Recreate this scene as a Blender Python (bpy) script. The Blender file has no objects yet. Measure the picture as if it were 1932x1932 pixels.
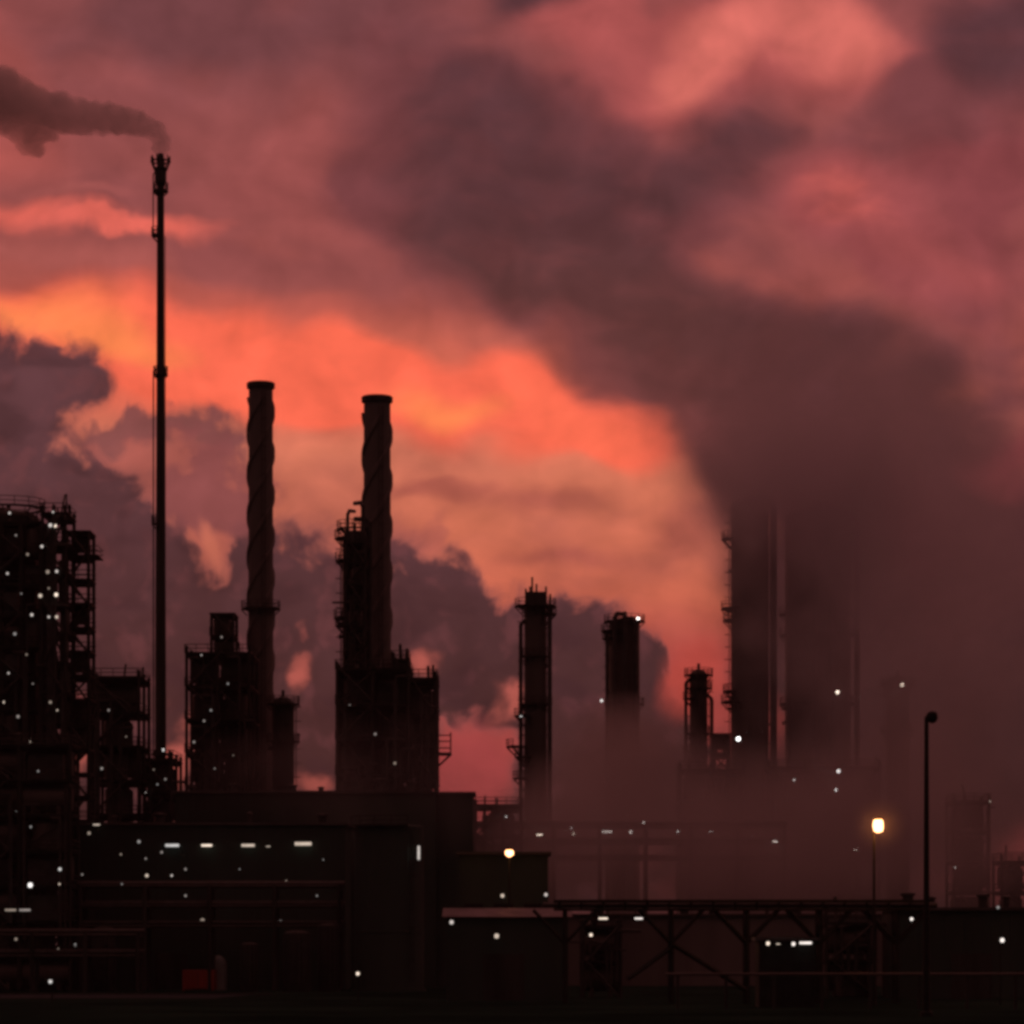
# An oil refinery at dusk: straked chimneys, flare stack and towers drowned in smoke under a burning sky.
SKY_GAIN = 1.08
HAZE = 0.00006
# soft lobes of the smoke banks: bearing px, py, distance, radii in metres, density
SMOKE = [
    (1560, 1000, 500, 22, 30, 24, 0.08), (1640, 850, 515, 26, 40, 28, 0.05), (1480, 840, 505, 22, 30, 28, 0.045), (1770, 1080, 515, 28, 40, 36, 0.04), (1450, 945, 498, 13, 26, 15, 0.07),
    (1900, 1200, 515, 26, 40, 34, 0.012), (1560, 1280, 495, 16, 30, 26, 0.03), (1350, 820, 520, 20, 30, 18, 0.02), (1390, 930, 505, 7, 26, 12, 0.02), (1760, 1380, 510, 22, 36, 22, 0.012),
]
LOW_SMOKE = [
    (1300, 1600, 470, 50, 36, 13, 0.05), (1120, 1580, 462, 20, 36, 10, 0.04), (1190, 1460, 522, 15, 26, 17, 0.12), (1080, 1480, 510, 10, 24, 12, 0.05), (1330, 1500, 510, 14, 20, 9, 0.05),
    (1560, 1600, 465, 40, 40, 18, 0.05), (1840, 1540, 470, 30, 40, 18, 0.02), (1700, 1420, 505, 30, 34, 20, 0.012),
    (600, 1480, 420, 22, 14, 9, 0.02), (760, 1420, 418, 14, 12, 12, 0.008),
]
import bpy, bmesh, math, random
from mathutils import Vector, Matrix
R = math.radians
scene = bpy.context.scene
col = scene.collection

# ------------------------------------------------------------------ camera
# a level telephoto view; the plan is laid out from map bearings: at() turns a
# bearing (px, py on a 1932 unit wide chart) and a distance in metres into a place
F, HZ, CAMZ = 6100.0, 1790.0, 5.0
def at(px, py, Y):
    return Vector(((px - 966.0) / F * Y, Y, CAMZ + (HZ - py) / F * Y))
def mpp(Y):
    return Y / F

cam_data = bpy.data.cameras.new("camera")
cam = bpy.data.objects.new("camera", cam_data)
col.objects.link(cam)
cam.location = (0, 0, CAMZ)
cam.rotation_euler = (R(90), 0, 0)
cam_data.sensor_width = 36.0
cam_data.sensor_fit = 'HORIZONTAL'
cam_data.lens = 36.0 * F / 1932.0
cam_data.shift_y = (HZ - 966.0) / 1932.0
cam_data.clip_start = 0.5
cam_data.clip_end = 20000
scene.camera = cam

# ------------------------------------------------------------------ colour management
scene.view_settings.view_transform = 'Standard'
scene.view_settings.look = 'None'
scene.view_settings.exposure = 0.0
scene.view_settings.gamma = 1.0

def lin(c):
    out = []
    for v in c:
        v = v / 255.0
        out.append(v / 12.92 if v <= 0.04045 else ((v + 0.055) / 1.055) ** 2.4)
    return (out[0], out[1], out[2], 1.0)

# ------------------------------------------------------------------ node helper
class NT:
    def __init__(self, tree):
        self.t = tree; self.n = tree.nodes; self.l = tree.links
    def new(self, kind, **kw):
        nd = self.n.new(kind)
        for k, v in kw.items(): setattr(nd, k, v)
        return nd
    def put(self, sock, v):
        if hasattr(v, 'is_output'): self.l.new(v, sock)
        else: sock.default_value = v
    def math(self, op, a, b=0.0, c=0.0, clamp=False):
        nd = self.new('ShaderNodeMath', operation=op, use_clamp=clamp)
        self.put(nd.inputs[0], a); self.put(nd.inputs[1], b); self.put(nd.inputs[2], c)
        return nd.outputs[0]
    def vmath(self, op, a, b=(0, 0, 0), scale=None):
        nd = self.new('ShaderNodeVectorMath', operation=op)
        self.put(nd.inputs[0], a); self.put(nd.inputs[1], b)
        if scale is not None: self.put(nd.inputs['Scale'], scale)
        return nd.outputs[0]
    def noise(self, vec, scale, detail=4.0, rough=0.5, dist=0.0, dim='3D'):
        nd = self.new('ShaderNodeTexNoise', noise_dimensions=dim)
        self.l.new(vec, nd.inputs['Vector'])
        nd.inputs['Scale'].default_value = scale; nd.inputs['Detail'].default_value = detail
        nd.inputs['Roughness'].default_value = rough; nd.inputs['Distortion'].default_value = dist
        return nd
    def blob(self, vec, c, r, rot=(0, 0, 0)):
        mp = self.new('ShaderNodeMapping', vector_type='TEXTURE')
        self.l.new(vec, mp.inputs['Vector'])
        mp.inputs['Location'].default_value = c
        mp.inputs['Rotation'].default_value = rot
        mp.inputs['Scale'].default_value = r
        g = self.new('ShaderNodeTexGradient', gradient_type='SPHERICAL')
        self.l.new(mp.outputs[0], g.inputs[0])
        return g.outputs['Fac']
    def smooth(self, v, lo, hi, a=0.0, b=1.0):
        nd = self.new('ShaderNodeMapRange', interpolation_type='SMOOTHSTEP')
        self.put(nd.inputs['Value'], v)
        self.put(nd.inputs['From Min'], lo); self.put(nd.inputs['From Max'], hi)
        self.put(nd.inputs['To Min'], a); self.put(nd.inputs['To Max'], b)
        return nd.outputs[0]
    def mix(self, f, a, b, mode='MIX'):
        nd = self.new('ShaderNodeMix', data_type='RGBA', blend_type=mode)
        self.put(nd.inputs[0], f); self.put(nd.inputs[6], a); self.put(nd.inputs[7], b)
        return nd.outputs[2]

# ------------------------------------------------------------------ sky: dusk clouds over a low red sun
SUN_EL, SUN_AZ = R(2.0), R(-7.0)          # behind the clouds, left of centre
world = bpy.data.worlds.new("World"); scene.world = world
world.use_nodes = True
W = NT(world.node_tree)
for nd in list(W.n): W.n.remove(nd)
tc = W.new('ShaderNodeTexCoord')
sep = W.new('ShaderNodeSeparateXYZ'); W.l.new(tc.outputs['Generated'], sep.inputs[0])
dx, dy, dz = sep.outputs
fy = W.math('MAXIMUM', W.math('ABSOLUTE', dy), 0.08)
X = W.math('MULTIPLY_ADD', W.math('DIVIDE', dx, fy), F / 100.0, 9.66)
T = W.math('MULTIPLY_ADD', W.math('DIVIDE', dz, fy), -F / 100.0, HZ / 100.0)
cmb = W.new('ShaderNodeCombineXYZ'); W.l.new(X, cmb.inputs[0]); W.l.new(T, cmb.inputs[1])
Q = cmb.outputs[0]
def warp(vec, scale, amt, detail=3.0):
    nz = W.noise(vec, scale, detail, 0.55, dim='2D')
    return W.vmath('ADD', vec, W.vmath('SCALE', W.vmath('SUBTRACT', nz.outputs['Color'], (0.5, 0.5, 0.5)), scale=amt))
Qsoft = warp(Q, 0.36, 1.5, 1.0)
Qn = warp(Q, 0.45, 0.9, 1.0)
Qmid = warp(warp(Q, 0.5, 0.8, 1.0), 1.8, 0.22, 2.0)
Qcum = warp(warp(Q, 0.9, 0.75, 1.0), 2.6, 0.4, 3.0)
stretch = W.new('ShaderNodeMapping'); W.l.new(Qn, stretch.inputs[0])
stretch.inputs['Scale'].default_value = (0.55, 1.0, 1.0); stretch.inputs['Rotation'].default_value = (0, 0, R(-18))
fbm = W.noise(stretch.outputs[0], 0.55, 3.0, 0.48, dim='2D').outputs['Fac']
fine = W.noise(Qn, 1.7, 3.0, 0.5, dim='2D').outputs['Fac']
def field(vec, blobs):
    acc = None
    for b in blobs:
        cx, cy, rx, ry = b[:4]
        rot = b[4] if len(b) > 4 else 0.0
        w = b[5] if len(b) > 5 else 1.0
        g = W.blob(vec, (cx, cy, 0.0), (rx, ry, 1.0), (0, 0, R(rot)))
        acc = W.math('MULTIPLY', g, w) if acc is None else W.math('MULTIPLY_ADD', g, w, acc)
    return acc
def layer(base, colour, vec, blobs, lo, hi, amp=0.0, nz=None, op=1.0):
    f = field(vec, blobs)
    if amp:
        gate = W.smooth(f, 0.0, 0.4)
        f = W.math('MULTIPLY_ADD', W.math('MULTIPLY_ADD', nz or fbm, amp, -0.5 * amp), gate, f)
    m = W.smooth(f, lo, hi, 0.0, op)
    c = colour if hasattr(colour, 'is_output') else lin(colour)
    return W.mix(m, base, c)

def ramp(val, stops):
    nd = W.new('ShaderNodeValToRGB')
    W.put(nd.inputs[0], val)
    el = nd.color_ramp.elements
    while len(el) < len(stops): el.new(0.5)
    for e, (p, c) in zip(el, stops): e.position = p; e.color = lin(c)
    return nd.outputs[0]
tn = W.math('DIVIDE', T, 20.0, clamp=True)
sky = ramp(tn, [(0.0, (150, 78, 74)), (0.2, (160, 82, 76)), (0.29, (176, 86, 76)), (0.37, (214, 108, 86)),
                (0.43, (214, 118, 92)), (0.5, (210, 112, 86)), (0.565, (196, 98, 76)), (0.62, (184, 72, 64)),
                (0.73, (148, 62, 60)), (0.895, (112, 48, 46))])
# ---- upper deck
cl = W.noise(stretch.outputs[0], 1.5, 2.5, 0.45, dim='2D').outputs['Fac']
sky = W.mix(W.smooth(fbm, 0.3, 0.7, 0.0, 0.45), sky, lin((136, 72, 70)))
sky = layer(sky, (186, 90, 80), Qsoft, [(-0.3, 1.2, 1.6, 1.8), (0.0, 2.9, 1.9, 0.9)], 0.0, 0.9, 0.9)
sky = layer(sky, (122, 68, 68), Qsoft, [(2.4, 0.4, 3.0, 1.3), (5.0, 0.6, 3.6, 1.9), (8.0, 0.6, 2.6, 2.2)], 0.0, 0.95, 1.0)
sky = layer(sky, (166, 84, 78), Qsoft, [(5.3, 3.4, 3.0, 1.7), (6.2, 2.4, 1.6, 1.2), (7.0, 4.2, 1.6, 1.0)], 0.0, 1.0, 1.0, op=0.8)
sky = layer(sky, (146, 76, 74), Qsoft, [(6.4, 5.3, 3.4, 1.1, 16), (4.6, 5.2, 2.2, 0.7, 10)], 0.0, 0.8, 0.9, op=0.85)
# ---- the burning gap
sky = layer(sky, (248, 106, 80), Qsoft, [(0.0, 6.0, 4.4, 1.0, 2), (4.0, 6.6, 4.4, 1.35, 9), (7.5, 7.35, 4.0, 1.15, 9),
                                         (10.6, 7.8, 3.0, 1.15, 12), (12.0, 8.05, 1.5, 1.0, 20), (2.6, 7.2, 2.4, 1.0), (5.5, 7.3, 2.5, 0.9)], 0.0, 0.8, 1.1)
sky = layer(sky, (255, 138, 80), Qsoft, [(0.6, 5.9, 3.0, 0.6, 4), (2.2, 6.5, 1.8, 0.5, 8), (8.4, 7.6, 1.6, 0.4, 6)], 0.0, 1.1, 0.7, op=0.85)
sky = layer(sky, (238, 108, 90), Qmid, [(0.4, 4.05, 3.6, 0.38, 3), (2.7, 4.28, 2.0, 0.26, 4)], 0.0, 1.0, 0.6, nz=cl)
sky = layer(sky, (178, 92, 84), Qmid, [(0.6, 4.75, 3.8, 0.45, 2), (1.2, 3.7, 2.0, 0.2, 0)], 0.1, 0.9, 0.5, op=0.7)
sky = layer(sky, (160, 80, 72), Qmid, [(10.0, 9.4, 2.6, 0.5), (12.8, 9.9, 1.0, 0.8), (13.2, 8.6, 0.9, 1.6, 0), (10.6, 10.7, 2.8, 0.3), (8.0, 9.2, 1.5, 0.3)], 0.1, 1.0, 0.8, op=0.65)
# ---- bright pink breaks top right
sky = layer(sky, (180, 86, 80), Qsoft, [(11.6, 1.7, 2.4, 1.5), (13.0, 0.9, 2.4, 2.0), (15.0, 1.0, 3.0, 1.9), (10.8, 0.3, 1.3, 1.0)], 0.0, 0.75, 1.0)
sky = layer(sky, (226, 114, 98), Qsoft, [(14.6, 0.2, 2.6, 1.6), (13.6, 0.9, 1.7, 1.1, -20), (16.0, 0.9, 1.3, 1.1), (12.9, 1.8, 1.2, 0.6)], 0.0, 1.2, 1.0)
sky = layer(sky, (142, 68, 68), Qsoft, [(18.6, 3.6, 3.0, 3.4)], 0.0, 0.8, 0.6)
sky = layer(sky, (162, 78, 76), Qsoft, [(15.7, 3.8, 2.4, 1.7, 15), (17.2, 4.6, 2.2, 1.3, 20), (17.6, 5.7, 1.8, 0.9, 30)], 0.0, 0.9, 0.9)
# ---- great dark bank running down to the right
dark = ramp(tn, [(0.0, (98, 57, 60)), (0.25, (92, 53, 54)), (0.4, (90, 49, 50)), (0.5, (76, 41, 45)), (0.65, (52, 31, 34)), (0.85, (34, 22, 23))])
dark = W.mix(W.math('MULTIPLY', W.smooth(cl, 0.4, 0.75, 0.0, 0.3), W.smooth(T, 6.0, 10.0, 1.0, 0.15)), dark, lin((112, 58, 58)))
sky = layer(sky, (126, 66, 66), Qsoft, [(8.4, 1.7, 2.4, 2.8), (9.8, 3.9, 4.2, 3.2, 20), (11.2, 5.0, 4.4, 2.5, 20), (13.3, 6.6, 4.0, 2.5, 28), (14.0, 8.8, 1.6, 2.2), (15.4, 7.8, 3.2, 2.6, 30), (13.6, 2.9, 3.2, 1.4, -14), (17.0, 2.2, 1.8, 1.2, -30), (18.9, 0.8, 2.2, 1.9), (18.6, 7.6, 2.4, 2.4)], 0.0, 0.7, 1.1)
sky = layer(sky, dark, Qsoft, [(8.7, 1.8, 1.7, 2.4), (10.0, 4.2, 3.0, 2.6, 20), (11.3, 5.05, 3.8, 2.1, 22), (13.6, 6.7, 3.2, 2.2, 30),
                               (15.6, 7.9, 2.9, 2.5, 30), (17.4, 8.2, 3.0, 2.0, 10), (16.6, 10.5, 4.0, 3.8), (18.8, 11.8, 3.6, 4.6), (16.6, 13.5, 4.0, 3.6), (16.0, 11.6, 2.6, 3.0),
                               (13.0, 3.0, 2.2, 1.0, -12), (14.6, 2.5, 1.4, 0.6, -14), (18.9, 0.5, 2.0, 1.5), (10.2, -0.2, 1.2, 0.8),
                               (17.0, 16.5, 6.0, 3.6)], 0.0, 0.85, 1.1)
sky = layer(sky, (250, 108, 80), Qsoft, [(10.4, 7.8, 2.2, 0.7, 12), (11.7, 8.15, 1.3, 0.6, 18)], 0.0, 1.0, 0.8, op=0.9)
sky = layer(sky, (172, 82, 78), Qsoft, [(15.7, 3.75, 2.0, 1.1, 20), (17.6, 5.1, 1.8, 0.8, 20)], 0.0, 0.9, 1.0, op=0.9)
sky = layer(sky, (206, 95, 84), Qsoft, [(15.9, 3.95, 1.5, 0.7, 25)], 0.0, 1.1, 1.2, nz=cl, op=0.9)
sky = layer(sky, (150, 64, 66), Qsoft, [(19.2, 8.4, 1.1, 0.9)], 0.0, 1.1, 0.7)
# ---- low cumulus towers
cumc = ramp(tn, [(0.3, (98, 60, 66)), (0.4, (88, 54, 60)), (0.5, (80, 49, 55)), (0.6, (70, 43, 47)), (0.7, (66, 40, 42)), (0.85, (56, 34, 34))])
cumc = W.mix(W.smooth(fine, 0.5, 0.74, 0.0, 0.4), cumc, lin((112, 62, 66)))
cumc = W.mix(W.smooth(cl, 0.5, 0.3, 0.0, 0.45), cumc, lin((60, 37, 44)))
sky = layer(sky, (118, 68, 70), Qcum, [(3.6, 8.3, 1.9, 0.9), (2.4, 8.2, 1.2, 0.7), (3.0, 9.0, 1.5, 0.8), (4.0, 9.4, 1.1, 0.8)], 0.05, 0.6, 1.3, nz=fine, op=0.9)
sky = layer(sky, (134, 72, 72), Qcum, [(3.2, 9.0, 2.2, 1.6), (4.2, 9.6, 1.2, 1.2)], 0.25, 0.75, 1.7, nz=fine, op=0.8)
sky = layer(sky, (172, 90, 80), Qcum, [(2.6, 9.0, 2.6, 0.9), (3.6, 9.4, 2.2, 1.5), (4.3, 10.6, 1.2, 1.0), (7.8, 10.2, 1.0, 0.8)], 0.1, 0.7, 0.9, nz=fine, op=0.8)
cb = [(0.0, 7.3, 1.5, 1.5), (1.3, 7.1, 0.9, 0.9), (0.0, 8.9, 2.4, 1.6), (1.6, 9.4, 1.6, 0.9), (2.2, 10.2, 1.6, 0.9),
      (1.0, 11.2, 3.4, 2.2), (3.2, 11.8, 2.4, 1.5), (5.6, 11.2, 1.5, 1.7), (4.6, 10.8, 0.8, 1.2), (7.6, 11.0, 0.9, 1.2), (8.6, 11.3, 0.9, 1.1),
      (8.2, 12.6, 2.6, 1.9), (9.8, 12.5, 1.7, 1.5), (10.6, 12.5, 1.4, 1.5), (11.5, 12.7, 1.5, 1.6), (12.0, 13.4, 1.1, 1.7), (12.5, 14.6, 1.0, 1.6),
      (3.0, 14.6, 6.0, 3.0), (7.0, 14.6, 5.0, 3.0), (11.0, 15.2, 2.6, 3.0), (5.0, 18.0, 9.0, 3.0),
      (4.0, 10.4, 0.4, 0.9, -25, -0.45),
      (8.9, 14.5, 1.5, 1.9, 0, -1.5),  (13.1, 12.8, 0.7, 1.3, 0, -1.0),
      (-2.0, 12.0, 3.0, 3.0), (-2.0, 16.0, 3.0, 3.0), (0.2, 16.0, 2.5, 3.0)]
sky = layer(sky, (126, 70, 70), Qcum, cb, 0.0, 0.42, 0.8, nz=fine, op=0.75)
sky = layer(sky, cumc, Qcum, cb, 0.2, 0.55, 0.9, nz=fine)
sky = layer(sky, (130, 70, 72), Qcum, [(4.1, 9.0, 1.0, 1.5), (3.5, 9.5, 0.9, 1.0), (4.6, 9.9, 0.6, 0.8)], 0.05, 0.75, 1.5, nz=fine, op=0.85)
sky = layer(sky, (200, 108, 88), Qmid, [(3.98, 10.25, 0.3, 0.75, -28)], 0.0, 0.8, 0.5, nz=fine, op=0.9)
sky = layer(sky, (182, 90, 80), Qmid, [(5.62, 12.7, 0.26, 0.5, 22), (8.1, 12.55, 0.5, 0.45, 10), (5.9, 14.8, 0.8, 0.35), (9.6, 13.3, 0.35, 0.6, 20), (3.35, 14.4, 0.5, 1.4), (1.47, 14.4, 0.5, 0.5)], 0.0, 0.9, 1.3, nz=fine, op=0.85)
sky = layer(sky, (160, 66, 66), Qmid, [(8.9, 14.6, 1.1, 1.3)], 0.0, 0.6, 0.4, nz=fine)
sky = layer(sky, (176, 70, 62), Qmid, [(13.1, 12.8, 0.8, 1.0, 15)], 0.0, 0.8, 0.5, nz=fine)
up = W.math('MAXIMUM', W.smooth(T, 6.4, 3.6), W.math('MULTIPLY', W.smooth(X, 12.5, 15.5), W.smooth(T, 12.0, 8.0)))
sky = W.mix(up, sky, W.mix(1.0, sky, (0.84, 0.86, 0.97, 1.0), 'MULTIPLY'))
# broad brightening and darkening through the whole deck
mot = W.math('MULTIPLY_ADD', W.noise(Qn, 0.9, 3.0, 0.5, dim='2D').outputs['Fac'], 0.55, 0.725)
mot = W.math('MULTIPLY_ADD', W.math('SUBTRACT', cl, 0.5), 0.25, mot)
sky = W.mix(1.0, sky, mot, 'MULTIPLY')
# sky behind the camera and overhead is dull; below the horizon nothing glows
front = W.smooth(dy, 0.1, 0.85)
sky = W.mix(front, lin((30, 33, 31)), sky)
over = W.smooth(dz, 0.34, 0.75)
sky = W.mix(over, sky, lin((132, 76, 72)))
sky = W.mix(W.smooth(dz, -0.03, -0.004), lin((12, 9, 8)), sky)
nish = W.new('ShaderNodeTexSky', sky_type='NISHITA')
nish.sun_disc = False; nish.sun_elevation = SUN_EL; nish.sun_rotation = SUN_AZ
nish.air_density = 2.0; nish.dust_density = 4.0
bgA = W.new('ShaderNodeBackground'); W.l.new(nish.outputs[0], bgA.inputs[0]); bgA.inputs[1].default_value = 0.05
bgB = W.new('ShaderNodeBackground'); W.l.new(sky, bgB.inputs[0]); bgB.inputs[1].default_value = SKY_GAIN if 'SKY_GAIN' in globals() else 1.0
mx = W.new('ShaderNodeMixShader'); mx.inputs[0].default_value = 0.96      # cloud cover
W.l.new(bgA.outputs[0], mx.inputs[1]); W.l.new(bgB.outputs[0], mx.inputs[2])
wo = W.new('ShaderNodeOutputWorld'); W.l.new(mx.outputs[0], wo.inputs[0])

sun_d = bpy.data.lights.new("sun", 'SUN'); sun_d.energy = 0.06; sun_d.angle = R(10); sun_d.color = (1.0, 0.45, 0.25)
sun = bpy.data.objects.new("sun", sun_d); col.objects.link(sun)
sd = Vector((math.sin(SUN_AZ) * math.cos(SUN_EL), math.cos(SUN_AZ) * math.cos(SUN_EL), math.sin(SUN_EL)))
sun.rotation_euler = sd.to_track_quat('Z', 'Y').to_euler(); sun.location = (-60, 500, 150)
# ------------------------------------------------------------------ materials
def surf(name, colour, rough=0.6, metal=0.0, var=0.35, scale=0.4, streak=False, bump=0.0, spec=0.25):
    m = bpy.data.materials.new(name); m.use_nodes = True
    N = NT(m.node_tree); b = N.n['Principled BSDF']
    t = N.new('ShaderNodeTexCoord')
    mp = N.new('ShaderNodeMapping'); N.l.new(t.outputs['Object'], mp.inputs[0])
    if streak: mp.inputs['Scale'].default_value = (1.0, 1.0, 0.12)
    nz = N.noise(mp.outputs[0], scale, 5.0, 0.6)
    c = N.mix(N.smooth(nz.outputs['Fac'], 0.3, 0.7), tuple(v * (1 - var) for v in colour) + (1,), tuple(v * (1 + var) for v in colour) + (1,))
    nr = N.noise(t.outputs['Object'], scale * 3.1, 3.0)
    N.l.new(c, b.inputs['Base Color'])
    N.l.new(N.smooth(nr.outputs['Fac'], 0.2, 0.8, rough - 0.12, rough + 0.12), b.inputs['Roughness'])
    b.inputs['Metallic'].default_value = metal
    b.inputs['Specular IOR Level'].default_value = spec
    if bump:
        bp = N.new('ShaderNodeBump'); bp.inputs['Strength'].default_value = bump
        N.l.new(nr.outputs['Fac'], bp.inputs['Height']); N.l.new(bp.outputs[0], b.inputs['Normal'])
    return m
M = {
    'steel': surf('dark_steel', (0.048, 0.050, 0.046), 0.6, 0.0, 0.4, 0.5, True),
    'galv': surf('galvanised_steel', (0.06, 0.06, 0.058), 0.55, 0.0, 0.3, 0.8),
    'shell': surf('insulated_shell', (0.11, 0.098, 0.092), 0.6, 0.0, 0.25, 0.15, True),
    'concrete': surf('chimney_concrete', (0.19, 0.16, 0.155), 0.8, 0.0, 0.22, 0.1, True, 0.2),
    'clad': surf('corrugated_cladding', (0.042, 0.066, 0.056), 0.65, 0.0, 0.25, 0.1, True),
    'roof': surf('sheet_roof', (0.10, 0.095, 0.095), 0.5, 0.0, 0.3, 0.25),
    'brick': surf('brown_wall', (0.12, 0.075, 0.055), 0.85, 0.0, 0.25, 0.8),
    'red': surf('red_container_paint', (0.34, 0.055, 0.035), 0.55, 0.0, 0.3, 0.7, True),
    'black': surf('black_paint', (0.018, 0.022, 0.02), 0.6, 0.0, 0.3, 1.0),
    'pale': surf('pale_tank_paint', (0.30, 0.31, 0.31), 0.55, 0.0, 0.15, 0.5),
    'glass': surf('dark_window', (0.02, 0.02, 0.024), 0.25, 0.0, 0.2, 1.0),
    'soil': surf('dark_ground', (0.013, 0.030, 0.022), 0.95, 0.0, 0.5, 0.05, spec=0.0),
    'road': surf('worn_asphalt', (0.042, 0.05, 0.055), 0.95, 0.0, 0.2, 0.2, spec=0.02),
    'leaf': surf('dark_leaves', (0.045, 0.055, 0.03), 0.8, 0.0, 0.4, 0.6),
}
def glow(name, colour, strength):
    m = bpy.data.materials.new(name); m.use_nodes = True
    N = NT(m.node_tree); b = N.n['Principled BSDF']
    b.inputs['Base Color'].default_value = (0.5, 0.5, 0.5, 1)
    nz = N.noise(N.new('ShaderNodeTexCoord').outputs['Object'], 3.0, 2.0)
    b.inputs['Emission Color'].default_value = colour
    N.l.new(N.smooth(nz.outputs['Fac'], 0.2, 0.8, strength * 0.85, strength * 1.15), b.inputs['Emission Strength'])
    m.cycles.emission_sampling = 'NONE'
    return m
G = {'sodium': glow('sodium_lamp_glow', (1.0, 0.44, 0.19, 1), 5.2)}

# ------------------------------------------------------------------ mesh collector
class MB:
    def __init__(self): self.v = []; self.f = []; self.mi = []; self.cur = 0; self.sm = []
    def face(self, idx, s=False): self.f.append(idx); self.mi.append(self.cur); self.sm.append(s)
    def box(self, lo, hi):
        x0, y0, z0 = lo; x1, y1, z1 = hi; n = len(self.v)
        self.v += [(x0, y0, z0), (x1, y0, z0), (x1, y1, z0), (x0, y1, z0), (x0, y0, z1), (x1, y0, z1), (x1, y1, z1), (x0, y1, z1)]
        for q in ((0, 3, 2, 1), (4, 5, 6, 7), (0, 1, 5, 4), (1, 2, 6, 5), (2, 3, 7, 6), (3, 0, 4, 7)): self.face([n + i for i in q])
        return self
    def tube(self, p0, p1, r0, r1=None, seg=10, caps=True):
        r1 = r0 if r1 is None else r1
        p0 = Vector(p0); p1 = Vector(p1); d = (p1 - p0).normalized()
        u = d.orthogonal().normalized(); w = d.cross(u); n = len(self.v)
        for p, r in ((p0, r0), (p1, r1)):
            for k in range(seg):
                a = 2 * math.pi * k / seg + math.pi / seg
                self.v.append(tuple(p + (u * math.cos(a) + w * math.sin(a)) * r))
        for k in range(seg):
            k2 = (k + 1) % seg
            self.face([n + k, n + k2, n + seg + k2, n + seg + k], seg > 6)
        if caps:
            self.face([n + k for k in reversed(range(seg))]); self.face([n + seg + k for k in range(seg)])
        return self
    def bar(self, p0, p1, w): return self.tube(p0, p1, w * 0.707, seg=4)
    def path(self, pts, r, seg=8):
        for a, b in zip(pts, pts[1:]): self.tube(a, b, r, seg=seg)
        return self
    def lathe(self, prof, cx=0, cy=0, seg=28):
        n = len(self.v)
        for r, z in prof:
            for k in range(seg):
                a = 2 * math.pi * k / seg
                self.v.append((cx + r * math.cos(a), cy + r * math.sin(a), z))
        for i in range(len(prof) - 1):
            for k in range(seg):
                k2 = (k + 1) % seg; a = n + i * seg
                self.face([a + k, a + k2, a + seg + k2, a + seg + k], True)
        self.face([n + k for k in reversed(range(seg))])
        self.face([n + (len(prof) - 1) * seg + k for k in range(seg)])
        return self
    def annulus(self, cx, cy, r0, r1, z, t=0.15, a0=0.0, a1=360.0, seg=24):
        full = abs(a1 - a0) >= 359.9; n = len(self.v); ks = seg if full else seg + 1
        for k in range(ks):
            a = R(a0 + (a1 - a0) * k / seg); c, s = math.cos(a), math.sin(a)
            self.v += [(cx + r0 * c, cy + r0 * s, z), (cx + r1 * c, cy + r1 * s, z), (cx + r1 * c, cy + r1 * s, z + t), (cx + r0 * c, cy + r0 * s, z + t)]
        for k in range(seg if full else seg):
            a = n + 4 * k; b = n + 4 * ((k + 1) % ks)
            for i in range(4): self.face([a + i, a + (i + 1) % 4, b + (i + 1) % 4, b + i])
        if not full:
            self.face([n, n + 3, n + 2, n + 1]); e = n + 4 * (ks - 1); self.face([e, e + 1, e + 2, e + 3])
        return self
    def build(self, name, mats, parent=None, **props):
        me = bpy.data.meshes.new(name)
        me.from_pydata(self.v, [], self.f)
        if not isinstance(mats, (list, tuple)): mats = [mats]
        for m in mats: me.materials.append(m)
        me.polygons.foreach_set('material_index', self.mi)
        me.polygons.foreach_set('use_smooth', self.sm)
        me.validate(); me.update()
        if any(self.sm): me.set_sharp_from_angle(angle=R(32))
        o = bpy.data.objects.new(name, me); col.objects.link(o)
        if parent: o.parent = parent
        for k, v in props.items(): o[k] = v
        return o
def thing(name, label, cat, loc, group=None):
    o = bpy.data.objects.new(name, None); col.objects.link(o)
    o.location = loc; o.empty_display_size = 1.0
    o['label'] = label; o['category'] = cat
    if group: o['group'] = group
    return o
def base_at(px, Y): return Vector(((px - 966.0) / F * Y, Y, 0.0))
def zz(py, Y): return CAMZ + (HZ - py) / F * Y

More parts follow.
